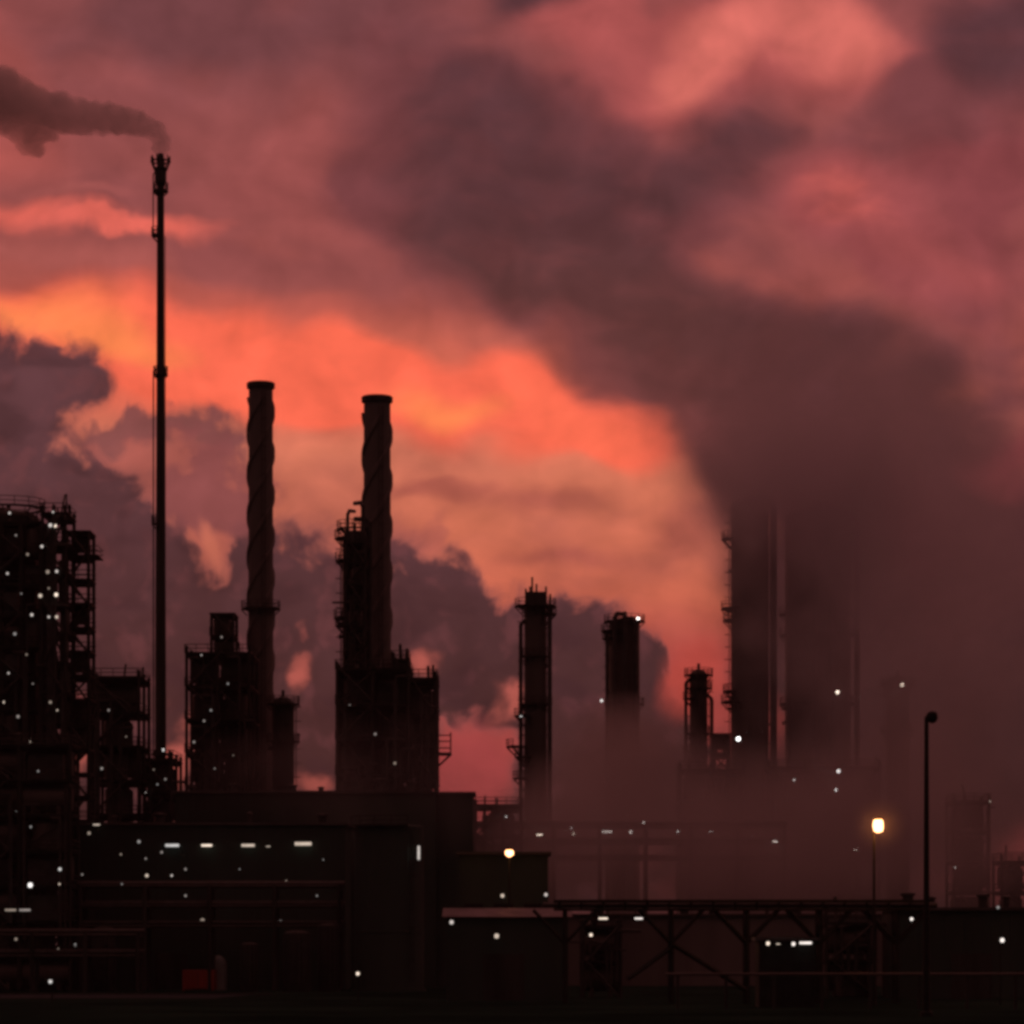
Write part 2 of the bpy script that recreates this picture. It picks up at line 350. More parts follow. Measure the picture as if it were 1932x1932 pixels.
# ------------------------------------------------------------------ lamps (bolted on: parts of what carries them)
_lm = {}; _gt = {}
TINT = [(1.0, 0.90, 0.83), (1.0, 0.96, 0.92), (1.0, 0.82, 0.66), (0.95, 0.93, 0.90)]
POW = {'dim': 0.26, 'mid': 0.62, 'hot': 1.2, 'beam': 4.5}
rtint = random.Random(77)
def GT(bright, tint):
    if (bright, tint) not in _gt: _gt[(bright, tint)] = glow('lamp_glow_' + bright, TINT[tint] + (1,), POW[bright])
    return _gt[(bright, tint)]
def lamp_mesh(kind, bright, tint=0):
    k = (kind, bright, tint)
    if k not in _lm:
        b = MB()
        if kind == 'dot':
            b.box((-0.2, 0.06, -0.12), (0.2, 0.4, 0.26)); b.bar((0, 0.3, 0.1), (0, 1.5, 0.1), 0.08)
            b.cur = 1; b.lathe([(0.02, -0.2), (0.13, -0.17), (0.19, -0.05), (0.19, 0.06), (0.13, 0.17), (0.02, 0.2)], 0, 0, 10)
        elif kind == 'tube':
            b.box((-0.85, 0.06, 0.1), (0.85, 0.36, 0.3)); b.bar((-0.5, 0.25, 0.2), (-0.5, 1.5, 0.2), 0.08); b.bar((0.5, 0.25, 0.2), (0.5, 1.5, 0.2), 0.08)
            b.cur = 1; b.tube((-0.8, 0, 0), (0.8, 0, 0), 0.17, seg=8)
        elif kind == 'upright':
            b.box((-0.12, 0.12, -0.8), (0.12, 0.4, 0.8)); b.bar((0, 0.3, 0), (0, 1.5, 0), 0.08)
            b.cur = 1; b.tube((0, 0, -0.7), (0, 0, 0.7), 0.13, seg=8)
        o = b.build('lamp', [M['black'], GT(bright, tint)]); me = o.data
        bpy.data.objects.remove(o); _lm[k] = me
    return _lm[k]
def lamp(root, px, py, Yf, kind='dot', bright='mid', s=1.0):
    """a floodlight on the face that stands Yf metres out"""
    if Yf > 440 and px > 860: bright = {'dim': 'mid', 'mid': 'hot', 'hot': 'beam'}[bright]
    o = bpy.data.objects.new('lamp', lamp_mesh(kind, bright, rtint.choice((0, 0, 1, 2, 2, 3)))); col.objects.link(o)
    o.parent = root
    p = at(px, py, Yf) - root.location
    s *= rtint.choice((0.6, 0.75, 0.9, 1.0, 1.15)); o.location = p; o.scale = (s, 1.0, s)
    return o

# ------------------------------------------------------------------ columns and chimneys
def ring_platform(root, r, z, width=1.1, a0=0.0, a1=360.0, cx=0.0, cy=0.0):
    p = MB().annulus(cx, cy, r - 0.02, r + width, z, 0.18, a0, a1)
    n = max(3, int(abs(a1 - a0) / 45))
    for k in range(n + (0 if a1 - a0 >= 359.9 else 1)):
        a = R(a0 + (a1 - a0) * k / n); c, s = math.cos(a), math.sin(a)
        p.bar((cx + r * c, cy + r * s, z - width), (cx + (r + width) * c, cy + (r + width) * s, z), 0.12)
    d = p.build('platform', M['steel'], root)
    q = MB(); rr = r + width - 0.06
    for h in (0.6, 1.15): q.annulus(cx, cy, rr, rr + 0.08, z + h, 0.08, a0, a1, 20)
    m = max(4, int(abs(a1 - a0) / 24))
    for k in range(m + (0 if a1 - a0 >= 359.9 else 1)):
        a = R(a0 + (a1 - a0) * k / m)
        q.bar((cx + rr * math.cos(a), cy + rr * math.sin(a), z + 0.17), (cx + rr * math.cos(a), cy + rr * math.sin(a), z + 1.2), 0.07)
    q.build('railing', M['steel'], d)
    return d
def ladder(root, r, ang, z0, z1, cx=0.0, cy=0.0, cage=True):
    a = R(ang); c, s = math.cos(a), math.sin(a); b = MB(); ro = r + 0.28
    for side in (-0.25, 0.25):
        b.bar((cx + ro * c - side * s, cy + ro * s + side * c, z0), (cx + ro * c - side * s, cy + ro * s + side * c, z1), 0.07)
    z = z0 + 0.5
    while z < z1:
        b.bar((cx + ro * c - 0.25 * -s * -1, cy + ro * s - 0.25 * c, z), (cx + ro * c - 0.25 * s, cy + ro * s + 0.25 * c, z), 0.05); z += 0.6
    z = z0 + 2.5
    while cage and z < z1:
        b.annulus(cx + (ro + 0.35) * c, cy + (ro + 0.35) * s, 0.38, 0.43, z, 0.06, ang - 150, ang + 150, 10)
        b.bar((cx + r * c, cy + r * s, z), (cx + ro * c, cy + ro * s, z), 0.07); z += 2.0
    return b.build('ladder', M['steel'], root)
def pipe_run(root, r, ang, z0, z1, pr=0.22, cx=0.0, cy=0.0, off=0.5, head=True):
    a = R(ang); c, s = math.cos(a), math.sin(a); ro = r + off + pr
    pts = [(cx + ro * c, cy + ro * s, z0), (cx + ro * c, cy + ro * s, z1)]
    if head: pts += [(cx + 0.75 * ro * c, cy + 0.75 * ro * s, z1 + ro * 0.25), (cx, cy, z1 + ro * 0.3)]
    b = MB().path(pts, pr)
    z = z0 + 3
    while z < z1 - 1:
        b.bar((cx + (r - 0.05) * c, cy + (r - 0.05) * s, z), (cx + ro * c, cy + ro * s, z), 0.1); z += 5.5
    return b.build('pipe', M['galv'], root)
def column(name, label, cat, px, pw, ptop, Y, group=None, mat='shell', platforms=(), lad=(180,), pipes=(), head=0.5, lamps=(), skirt=True, nozzles=True):
    loc = base_at(px, Y); root = thing(name, label, cat, loc, group)
    r = pw * 0.5 * mpp(Y); zt = zz(ptop, Y)
    hd = r * head
    prof = [(r * 1.06, 0.0), (r * 1.06, 0.25), (r, 0.26)] if skirt else [(r, 0.0)]
    rings = int((zt - hd) // 7)
    for k in range(1, rings):
        z = k * 7.0; prof += [(r, z - 0.12), (r + 0.07, z - 0.1), (r + 0.07, z + 0.1), (r, z + 0.12)]
    prof += [(r, zt - hd)] + [(r * math.cos(R(a)), zt - hd + hd * math.sin(R(a))) for a in (20, 40, 58, 74, 84)]
    sh = MB().lathe(prof)
    if nozzles:
        rnd = random.Random(int(px * 7))
        for k in range(7):
            a = rnd.uniform(0, 6.28); z = zt * rnd.uniform(0.35, 0.95); c, s = math.cos(a), math.sin(a)
            sh.tube((r * 0.95 * c, r * 0.95 * s, z), ((r + 0.5) * c, (r + 0.5) * s, z), 0.22, seg=8)
            sh.tube(((r + 0.42) * c, (r + 0.42) * s, z), ((r + 0.52) * c, (r + 0.52) * s, z), 0.36, seg=8)
        sh.tube((0, 0, zt - 0.1), (0, 0, zt + 0.9), 0.25, seg=8)
    sh.build('shell', M[mat], root)
    for pl in platforms:
        py = pl[0]; w = pl[1] if len(pl) > 1 else 1.1; a0, a1 = (pl[2], pl[3]) if len(pl) > 3 else (0, 360)
        ring_platform(root, r, zz(py, Y), w, a0, a1)
    for a in lad: ladder(root, r, a, 1.0, zt - hd)
    for pp in pipes: pipe_run(root, r, pp[0], pp[1] if len(pp) > 1 else 2.0, zz(pp[2], Y) if len(pp) > 2 else zt - hd, pp[3] if len(pp) > 3 else 0.22)
    for lp in lamps:
        dx = (lp[0] - px) * mpp(Y); dd = math.sqrt(max(0.0, r * r - dx * dx))
        lamp(root, lp[0], lp[1], Y - dd - 1.3, *lp[2:])
    return root
def chimney(label, px, pw, ptop, Y, pbands, phase, group):
    root = thing('chimney', label, 'chimney', base_at(px, Y), group)
    r = pw * 0.5 * mpp(Y); zt = zz(ptop, Y)
    prof = [(r * 1.5, 0.0), (r * 1.5, 1.0), (r * 1.18, 1.1), (r * 1.02, zt * 0.45), (r * 0.97, zt - 1.2)]
    MB().lathe(prof + [(r * 0.97, zt - 0.9)], seg=36).build('shaft', M['concrete'], root)
    cap = [(r * 0.8, zt - 0.9), (r * 1.13, zt - 0.85), (r * 1.15, zt - 0.15), (r * 1.06, zt), (r * 0.86, zt), (r * 0.84, zt - 0.85)]
    MB().lathe(cap, seg=36).build('cap_ring', M['steel'], root)
    pitch = 10.0 * r; zs0 = zt * 0.3
    for k in range(3):                                     # three helical wind strakes, as on any slender stack
        b = MB(); n0 = len(b.v); steps = int((zt - 2.0 - zs0) / 0.5)
        for i in range(steps + 1):
            z = zs0 + i * 0.5; a = 2 * math.pi * (z / pitch + k / 3.0) + phase
            rr = r * (1.02 if z > zt * 0.45 else 1.06) * 0.99; ro = rr + 0.26
            tt = 0.42 / r
            for (q, e) in ((rr, -tt), (ro, -tt * 0.5), (ro, tt * 0.5), (rr, tt)):
                b.v.append((q * math.cos(a + e), q * math.sin(a + e), z))
        for i in range(steps):
            for j in range(4):
                b.face([n0 + 4 * i + j, n0 + 4 * i + (j + 1) % 4, n0 + 4 * i + 4 + (j + 1) % 4, n0 + 4 * i + 4 + j], True)
        b.face([n0, n0 + 1, n0 + 2, n0 + 3]); e = n0 + 4 * steps; b.face([e + 3, e + 2, e + 1, e])
        b.build('strake', M['concrete'], root)
    ladder(root, r * 1.03, -75, 1.2, zt - 1.5)
    for py in pbands: ring_platform(root, r * 1.08, zz(py, Y), 0.9)
    return root

# ------------------------------------------------------------------ open steel process structures
def frame(name, label, cat, px0, px1, ptop, Y, depth=10.0, group=None, bays=None, storey=4.6, seed=1, dense=1.0, top_rail=True, lamps=(), zlow=0.0, over=0.0, gap=None):
    rnd = random.Random(seed)
    x0 = (px0 - 966) / F * Y; x1 = (px1 - 966) / F * Y; w = x1 - x0
    loc = Vector(((x0 + x1) / 2, Y + depth / 2, 0)); root = thing(name, label, cat, loc, group)
    hx = w / 2; hy = depth / 2; zt = zz(ptop, Y)
    nb = bays or max(1, int(round(w / 5.0))); ny = max(1, int(round(depth / 6.0)))
    floors = []; n = max(1, int(round(zt / storey)))
    for i in range(1, n + 1): floors.append(zt * i / n)
    xs = [-hx + w * i / nb for i in range(nb + 1)]; ys = [-hy + depth * i / ny for i in range(ny + 1)]
    b = MB()
    for x in xs:
        for y in ys: b.bar((x, y, zlow), (x, y, zt + (1.0 if top_rail else 0)), 0.32)
    for z in floors:
        for y in ys: b.bar((-hx, y, z - 0.2), (hx, y, z - 0.2), 0.3)
        for x in xs: b.bar((x, -hy, z - 0.2), (x, hy, z - 0.2), 0.3)
    pz = 0.0
    for z in floors:
        for i in range(nb):
            if rnd.random() < 0.45:
                a, c = (xs[i], xs[i + 1]) if rnd.random() < 0.5 else (xs[i + 1], xs[i])
                b.bar((a, -hy, pz), (c, -hy, z - 0.3), 0.2)
        pz = z
    b.build('frame', M['steel'], root)
    for i, z in enumerate(floors):
        if gap and gap[0] < z < gap[1]: continue
        ox = over if (i == len(floors) - 2 and over) else 0.0
        d = MB().box((-hx - 0.3, -hy - 0.3, z), (hx + 0.3 + ox, hy + 0.3, z + 0.14)).build('deck', M['steel'], root)
        if top_rail or i < len(floors) - 1:
            q = MB()
            for h in (0.65, 1.2):
                q.bar((-hx - 0.25, -hy - 0.25, z + h), (hx + 0.25 + ox, -hy - 0.25, z + h), 0.08)
                q.bar((-hx - 0.25, hy + 0.25, z + h), (hx + 0.25 + ox, hy + 0.25, z + h), 0.08)
            for h in (0.65, 1.2):
                for xe in (-hx - 0.25, hx + 0.25 + ox): q.bar((xe, -hy - 0.25, z + h), (xe, hy + 0.25, z + h), 0.08)
            k = -hx - 0.25
            while k <= hx + 0.3 + ox:
                q.bar((k, -hy - 0.25, z + 0.13), (k, -hy - 0.25, z + 1.25), 0.07); k += 1.6
            q.build('railing', M['steel'], d)
    # vessels, exchangers and pipes standing on the floors
    zs = [0.0] + floors
    for i in range(len(zs) - 1):
        h = zs[i + 1] - zs[i]
        if gap and gap[0] < zs[i] + h * 0.5 < gap[1]: continue
        for j in range(nb):
            for yy in (-0.45, 0.25):
                if rnd.random() > 0.75 * dense: continue
                xa, xb = xs[j], xs[j + 1]; cx = (xa + xb) / 2 + rnd.uniform(-0.3, 0.3); bw = (xb - xa)
                cy = yy * hy; z = zs[i] + 0.14; t = rnd.random()
                if t < 0.4:
                    rr = min(bw * 0.42, h * 0.36)
                    v = MB().tube((xa + 0.3, cy, z + rr + 0.5), (xb - 0.3, cy, z + rr + 0.5), rr, seg=14)
                    for sx in (xa + bw * 0.25, xa + bw * 0.75): v.box((sx - 0.2, cy - rr * 0.7, z - 0.01), (sx + 0.2, cy + rr * 0.7, z + 0.6 + rr * 0.4))
                    v.build('exchanger', M['shell'], root)
                elif t < 0.75:
                    rr = min(bw * 0.38, 1.6)
                    MB().lathe([(rr * 0.9, z - 0.01), (rr, z + 0.3), (rr, z + h * 0.72), (rr * 0.6, z + h * 0.84), (rr * 0.15, z + h * 0.88)], cx, cy, 16).build('vessel', M['shell'], root)
                else:
                    MB().box((xa + bw * 0.15, cy - 1.2, z - 0.01), (xb - bw * 0.15, cy + 1.2, z + h * 0.7)).build('cabinet', M['galv'], root)
    for k in range(int(3 * nb * dense) + 1):
        x = rnd.uniform(-hx, hx); za = zz(1790, Y) * 0 + rnd.uniform(0.0, 0.3) * zt; zb = rnd.uniform(0.6, 1.0) * zt
        MB().path([(x, -hy - 0.5, za), (x, -hy - 0.5, zb), (x + rnd.choice((-1, 1)) * rnd.uniform(0.8, 2.5), -hy - 0.5, zb), ], rnd.uniform(0.1, 0.26)).tube((x, -hy - 0.5, zb), (x, -hy + 0.3, zb), 0.1, seg=6).build('pipe', M['galv'], root)
    # rooftop clutter: vents, davits and a mast
    if top_rail:
        t = MB()
        for k in range(max(2, nb * 2)):
            x = rnd.uniform(-hx, hx); hgt = rnd.uniform(0.8, 3.2); t.tube((x, rnd.uniform(-hy, hy) * 0.8, zt + 0.1), (x, rnd.uniform(-hy, hy) * 0.8, zt + hgt), rnd.uniform(0.06, 0.3), seg=8)
        t.build('vents', M['steel'], root)
    # a zig-zag stair on the near face
    st = MB(); xa = -hx + 0.4; xb = min(hx - 0.2, xa + 4.5); pz = 0.1
    for i, z in enumerate(floors):
        p, q = ((xa, xb) if i % 2 else (xb, xa))
        for yo in (-0.45, -1.25): st.bar((p, -hy + yo, pz + 0.1), (q, -hy + yo, z), 0.16)
        m = 9
        for s_ in range(m):
            f = (s_ + 0.5) / m; xx = p + (q - p) * f; zc = pz + 0.1 + (z - pz - 0.1) * f
            st.box((xx - 0.15, -hy - 1.25, zc - 0.03), (xx + 0.15, -hy - 0.4, zc + 0.03))
        pz = z
    st.build('stair', M['steel'], root)
    for lp in lamps: lamp(root, lp[0], lp[1], Y - 1.1, *lp[2:])
    return root
def hall(name, label, cat, px0, px1, ptop, Y, depth, mat='clad', pitch=0.0, lamps=(), door=True, windows=0, group=None, vents=0, seed=3):
    x0 = (px0 - 966) / F * Y; x1 = (px1 - 966) / F * Y; w = x1 - x0; hx = w / 2; hy = depth / 2; zt = zz(ptop, Y)
    root = thing(name, label, cat, Vector(((x0 + x1) / 2, Y + hy, 0)), group)
    b = MB(); rib = 0.9; n = max(2, int(w / rib))
    b.box((-hx, -hy, 0), (hx, hy, zt - 0.3))
    for i in range(n): # corrugation ribs stand proud of the wall
        x = -hx + w * (i + 0.5) / n
        b.box((x - 0.12, -hy - 0.06, 0.02), (x + 0.12, -hy - 0.003, zt - 0.35))
    b.build('wall', M[mat], root)
    r = MB()
    if pitch:
        n0 = len(r.v)
        for x in (-hx - 0.4, hx + 0.4):
            r.v += [(x, -hy - 0.5, zt - 0.3), (x, hy + 0.5, zt - 0.3), (x, 0, zt - 0.3 + pitch)]
        r.face([n0, n0 + 2, n0 + 1]); r.face([n0 + 3, n0 + 4, n0 + 5]); r.face([n0, n0 + 3, n0 + 5, n0 + 2]); r.face([n0 + 1, n0 + 2, n0 + 5, n0 + 4]); r.face([n0, n0 + 1, n0 + 4, n0 + 3])
    else:
        r.box((-hx - 0.35, -hy - 0.45, zt - 0.297), (hx + 0.35, hy + 0.45, zt))
    ro = r.build('roof', M['roof'], root)
    rnd = random.Random(seed)
    for k in range(vents):
        x = -hx + w * (k + 0.5 + rnd.uniform(-0.3, 0.3)) / vents; h = rnd.uniform(0.7, 2.2); rr = rnd.uniform(0.25, 0.7)
        zb = zt - 0.02
        MB().lathe([(rr, zb), (rr, zb + h * 0.7), (rr * 1.4, zb + h * 0.75), (rr * 1.4, zb + h * 0.9), (0.1, zb + h)], x, rnd.uniform(-0.3, 0.3) * hy if not pitch else 0.0, 12).build('vent', M['galv'], ro)
    if door:
        d = MB().box((-hx + w * 0.3, -hy - 0.12, 0.0), (-hx + w * 0.3 + 4.0, -hy - 0.063, 4.5)).build('door', M['steel'], root)
        MB().box((-hx + w * 0.3 + 3.6, -hy - 0.2, 1.0), (-hx + w * 0.3 + 3.7, -hy - 0.117, 1.3)).build('handle', M['galv'], d)
    for k in range(windows):
        x = -hx + w * (k + 0.5) / windows
        f = MB().box((x - 1.1, -hy - 0.14, zt * 0.55), (x + 1.1, -hy - 0.063, zt * 0.55 + 1.4)).build('window', M['steel'], root)
        MB().box((x - 1.0, -hy - 0.16, zt * 0.55 + 0.1), (x + 1.0, -hy - 0.137, zt * 0.55 + 1.3)).build('pane', M['glass'], f)
    for lp in lamps: lamp(root, lp[0], lp[1], Y - 0.9, *lp[2:])
    return root
# ================================================================== the setting
g = MB(); n = 48
g.v = [(0, 0, 0)]
rings = [60, 200, 300, 420, 600, 900, 1600, 4000]
for rr in rings:
    for k in range(n):
        a = 2 * math.pi * k / n; g.v.append((rr * math.cos(a), rr * math.sin(a), 0.0))
for k in range(n): g.face([0, 1 + k, 1 + (k + 1) % n])
for i in range(len(rings) - 1):
    for k in range(n):
        a = 1 + i * n; g.face([a + k, a + n + k, a + n + (k + 1) % n, a + (k + 1) % n])
g.build('ground', M['soil'], kind='structure')
rd = MB(); rd.v = [(-190, 322, 0.004), (-30, 326, 0.004), (-28, 352, 0.004), (-190, 350, 0.004)]; rd.face([0, 1, 2, 3])
rd.build('road', M['road'], kind='structure')
kb = MB().box((-190, 352.2, 0.0), (-26, 352.5, 0.14)); kb.build('kerb', M['galv'], kind='structure')

# ================================================================== flare stack
Yf = 450; root = thing('flare_stack', 'tall thin flare stack trailing dark smoke from its tip', 'flare stack', base_at(303, Yf))
zt = zz(350, Yf); r = 0.72
MB().lathe([(1.3, 0), (1.3, 0.8), (0.85, 1.0), (0.74, zt * 0.45), (0.6, zt * 0.7), (0.5, zt)], seg=20).build('shaft', M['steel'], root)
tp = MB().lathe([(0.5, zt), (0.82, zt + 0.4), (0.84, zt + 2.0), (0.6, zt + 2.6), (0.5, zz(312, Yf)), (0.46, zz(296, Yf)), (0.4, zz(290, Yf))], seg=20).build('flare_tip', M['steel'], root)
cr = MB(); zc = zz(312, Yf)
for k in range(10):
    a = 2 * math.pi * k / 10; c, s = math.cos(a), math.sin(a)
    cr.bar((0.5 * c, 0.5 * s, zc - 1.6), (1.35 * c, 1.35 * s, zc + 0.6), 0.13); cr.bar((1.3 * c, 1.3 * s, zc + 0.4), (1.3 * c, 1.3 * s, zc + 1.3), 0.12)
cr.annulus(0, 0, 0.5, 1.0, zc - 0.6, 0.2); cr.annulus(0, 0, 1.2, 1.42, zc + 0.45, 0.18)
cr.build('steam_ring', M['steel'], tp)
ring_platform(root, 0.52, zz(362, Yf), 0.55)
ring_platform(root, 0.54, zz(446, Yf), 0.75, 110, 250)
ring_platform(root, 0.6, zz(708, Yf), 0.42)
ring_platform(root, 0.68, zz(990, Yf), 0.6, 110, 250)
MB().path([(-1.0, -0.3, zz(450, Yf)), (-1.0, -0.3, zz(330, Yf)), (-0.6, -0.2, zz(322, Yf))], 0.09).build('pilot_pipe', M['galv'], root)
MB().path([(-0.98, -0.2, 1.0), (-0.98, -0.2, zz(700, Yf)), (-0.5, -0.1, zz(697, Yf))], 0.1).build('gas_pipe', M['galv'], root)
ladder(root, 0.76, -60, 2, zz(448, Yf), cage=False)
lamp(root, 308, 1415, Yf - 2.2, 'dot', 'hot', 1.0)
b = MB().box((-1.1, -1.9, zz(1422, Yf) - 0.2), (1.3, 0.6, zz(1422, Yf))); b.build('lamp_shelf', M['steel'], root)

# ================================================================== chimneys
chimney('tall wind-straked chimney standing nearer the flare stack', 492, 47, 722, 470, (1150,), 0.6, 'straked chimneys')
chimney('wind-straked chimney with a platformed reactor column against its left side', 711.5, 52, 748, 450, (), 2.2, 'straked chimneys')
column('reactor_column', 'dark column hugging the left side of a chimney', 'column', 669, 46, 1000, 442, None, 'steel',
       platforms=((1000, 0.8), (1018, 1.1, 100, 270), (1060, 1.0, 100, 270), (1168, 1.2, 110, 260), (1182, 1.0, 110, 260)), lad=(200,), pipes=((250, 2, 975, 0.25), (300, 2, 960, 0.3), (330, 5, 990, 0.35)), head=0.7)

# ================================================================== left edge
column('distillation_column', 'broad dark column cut off by the left edge, railed on top', 'column', 16, 118, 964, 404, None, 'steel',
       platforms=((962, 0.7), (1033, 0.9), (1100, 0.9), (1180, 0.9), (1260, 0.9), (1340, 0.9)), lad=(-60,), pipes=((-110, 2, 985, 0.35), (-80, 4, 1000, 0.25), (-40, 2, 990, 0.3)), head=0.25,
       lamps=((18, 968, 'dot', 'mid'), (3, 1127, 'dot', 'mid'), (8, 1165, 'dot', 'dim', 1.2), (8, 1326, 'dot', 'hot'), (2, 1336, 'dot', 'mid'), (2, 1392, 'dot', 'mid', .8), (20, 1487, 'dot', 'dim'), (10, 1225, 'dot', 'dim')))
frame('lattice_tower', 'open lattice full of small lights wrapping the column cut by the left edge', 'lattice tower', -34, 76, 985, 395, 3.6, bays=3, storey=3.7, seed=71, dense=0.45, top_rail=False,
      lamps=tuple((px, py, 'dot', b, .8) for (px, py, b) in ((30, 1010, 'dim'), (52, 1046, 'dim'), (14, 1082, 'mid'), (40, 1120, 'dim'), (60, 1160, 'mid'), (28, 1196, 'dim'), (50, 1235, 'dim'), (16, 1270, 'mid'), (62, 1290, 'dim'), (34, 1352, 'dim'), (55, 1400, 'mid'), (22, 1432, 'dim'), (66, 1455, 'dim'), (30, 1530, 'dim'), (58, 1560, 'dim'))))
frame('stair_tower', 'dense lit stair tower beside the broad column at the left edge', 'stair tower', 80, 123, 968, 394, 8, bays=2, storey=3.6, seed=5, dense=1.2,
      lamps=((100, 966, 'dot', 'mid'), (104, 992, 'dot', 'hot'), (95, 991, 'dot', 'mid'), (79, 1031, 'dot', 'mid'), (90, 1079, 'dot', 'dim'), (107, 1078, 'dot', 'mid'), (92, 1110, 'dot', 'dim'),
             (76, 1124, 'dot', 'mid'), (106, 1122, 'dot', 'hot'), (92, 1164, 'dot', 'mid'), (107, 1164, 'dot', 'mid'), (95, 1325, 'dot', 'dim', 1.2), (108, 1340, 'dot', 'mid', .9), (92, 1480, 'dot', 'mid', .8), (112, 1465, 'dot', 'dim', 1.1)))
frame('scaffold_tower', 'open slender scaffold tower right of the lit stair tower', 'scaffold', 127, 167, 1003, 400, 5, bays=1, storey=3.0, seed=8, dense=0.25, top_rail=False, over=0.9, gap=(26.5, 30.5))
frame('process_unit', 'low dark lattice unit at the foot of the left-edge column', 'process unit', -60, 132, 1405, 382, 7, storey=4.2, seed=11, dense=1.3,
      lamps=((113, 1640, 'dot', 'mid', 1.1), (112, 1668, 'dot', 'mid'), (57, 1670, 'dot', 'hot', 1.3), (20, 1717, 'tube', 'dim', .8), (47, 1717, 'tube', 'dim', .8), (72, 1455, 'dot', 'dim')), group='process units')
frame('process_unit', 'plain dark block of lattice between the scaffold tower and the flare stack', 'process unit', 172, 262, 1278, 432, 12, storey=4.6, seed=13, dense=1.6, group='process units', lamps=((205, 1340, 'dot', 'dim', .8), (238, 1390, 'dot', 'dim', .8), (192, 1450, 'dot', 'dim', .9)))
frame('process_unit', 'low lattice unit around the foot of the flare stack', 'process unit', 264, 324, 1432, 442, 12, storey=4.6, seed=17, dense=1.6, group='process units',
      lamps=((273, 1415, 'dot', 'hot'), (290, 1452, 'dot', 'dim', .8), (312, 1470, 'dot', 'dim', .7), (274, 1495, 'dot', 'hot'), (297, 1480, 'dot', 'dim')))

# ================================================================== units round the chimneys
frame('process_unit', 'stepped lattice unit in front of the tall chimney', 'process unit', 352, 470, 1232, 448, 14, storey=4.8, seed=19, dense=1.8, group='process units',
      lamps=((380, 1236, 'dot', 'mid', .8), (430, 1290, 'dot', 'dim', .7), (366, 1400, 'dot', 'dim', .8), (440, 1425, 'dot', 'dim', .7), (405, 1450, 'dot', 'dim', .7), (398, 1340, 'dot', 'dim'), (385, 1360, 'dot', 'dim'), (418, 1202, 'dot', 'dim', .9)))
frame('gantry', 'open gantry rising above the stepped unit by the tall chimney', 'gantry', 399, 440, 1158, 464, 6, bays=1, storey=3.2, seed=23, dense=0.5, top_rail=False)
column('column', 'short stubby column right of the tall chimney foot', 'column', 534, 42, 1314, 462, None, 'steel', platforms=((1330, 0.8), (1400, 0.8)), lad=(0,), head=0.9)
frame('process_unit', 'wide dark unit wrapped round the foot of the second chimney', 'process unit', 636, 770, 1262, 430, 16, storey=4.6, seed=29, dense=2.0, group='process units', lamps=((660, 1330, 'dot', 'dim', .7), (708, 1385, 'dot', 'dim', .7), (745, 1440, 'dot', 'dim', .8)))
frame('process_unit', 'narrower unit with a cantilevered landing right of the second chimney', 'process unit', 771, 821, 1280, 432, 14, storey=4.6, seed=31, dense=2.0, group='process units')
frame('stair_tower', 'ragged stair tower clinging to the left side of the second chimney', 'stair tower', 654, 688, 1022, 436, 5, bays=1, storey=2.9, seed=83, dense=0.9)
frame('process_unit', 'small stepped deck between the second chimney and the landing unit', 'process unit', 742, 768, 1244, 446, 8, bays=1, storey=4.0, seed=89, dense=1.4, group='process units')
b = thing('landing', 'small railed landing jutting over the red sky from the unit', 'landing', base_at(838, 436))
z = zz(1425, 436)
d = MB().box((-1.05, -1.5, z), (1.0, 1.5, z + 0.3)).bar((-1.05, -1.3, z - 1.8), (0.9, -1.3, z), 0.2).build('deck', M['steel'], b)
q = MB()
for h in (0.9, 1.8, 2.6): q.bar((-1.0, -1.4, z + h), (0.95, -1.4, z + h), 0.12)
for x in (-0.9, 0.9): q.bar((x, -1.4, z + 0.29), (x, -1.4, z + 3.0), 0.14)
q.bar((-0.9, -1.4, z + 3.0), (-0.9, -1.4, z + 5.5), 0.12)
q.build('railing', M['steel'], d)
hall('turbine_hall', 'long flat-roofed hall in front of both chimneys', 'hall', 330, 822, 1492, 418, 9, vents=6, seed=4)
hall('annex', 'low flat annex ending the long hall on the right', 'annex', 823, 892, 1494, 420, 9, door=False)
hall('process_hall', 'darker hall with a row of tube lights, before the long hall', 'hall', 138, 652, 1552, 398, 14, vents=4, seed=9,
     lamps=((325, 1595, 'tube', 'mid', .9), (390, 1595, 'tube', 'hot', .8), (468, 1595, 'tube', 'mid', 1.1), (506, 1597, 'tube', 'mid', .5), (572, 1592, 'tube', 'mid', 1.1),
            (182, 1526 + 30, 'tube', 'mid', .55), (168, 1572, 'dot', 'dim', 1.1), (262, 1588, 'dot', 'dim', 1), (275, 1620, 'dot', 'dim'), (277, 1652, 'dot', 'mid'), (324, 1652, 'dot', 'mid', 1.1), (305, 1608, 'dot', 'dim'),
            (155, 1650, 'dot', 'dim'), (452, 1640, 'dot', 'dim', .7), (540, 1662, 'dot', 'dim', .8), (610, 1622, 'dot', 'dim', .7), (228, 1612, 'dot', 'dim', .8), (350, 1640, 'dot', 'dim', .7), (436, 1704, 'dot', 'mid', 1.1), (382, 1737, 'dot', 'dim', 1.2), (523, 1738, 'tube', 'dim', .7), (211, 1773, 'dot', 'dim'), (143, 1783, 'dot', 'dim', 1.2)))
column('storage_tank', 'fat upright tank right of the hall with tube lights', 'tank', 734, 132, 1556, 384, None, 'clad', platforms=((1560, 0.6, 200, 300),), lad=(-50,), head=0.06, lamps=((790, 1609, 'upright', 'mid'),), nozzles=False)

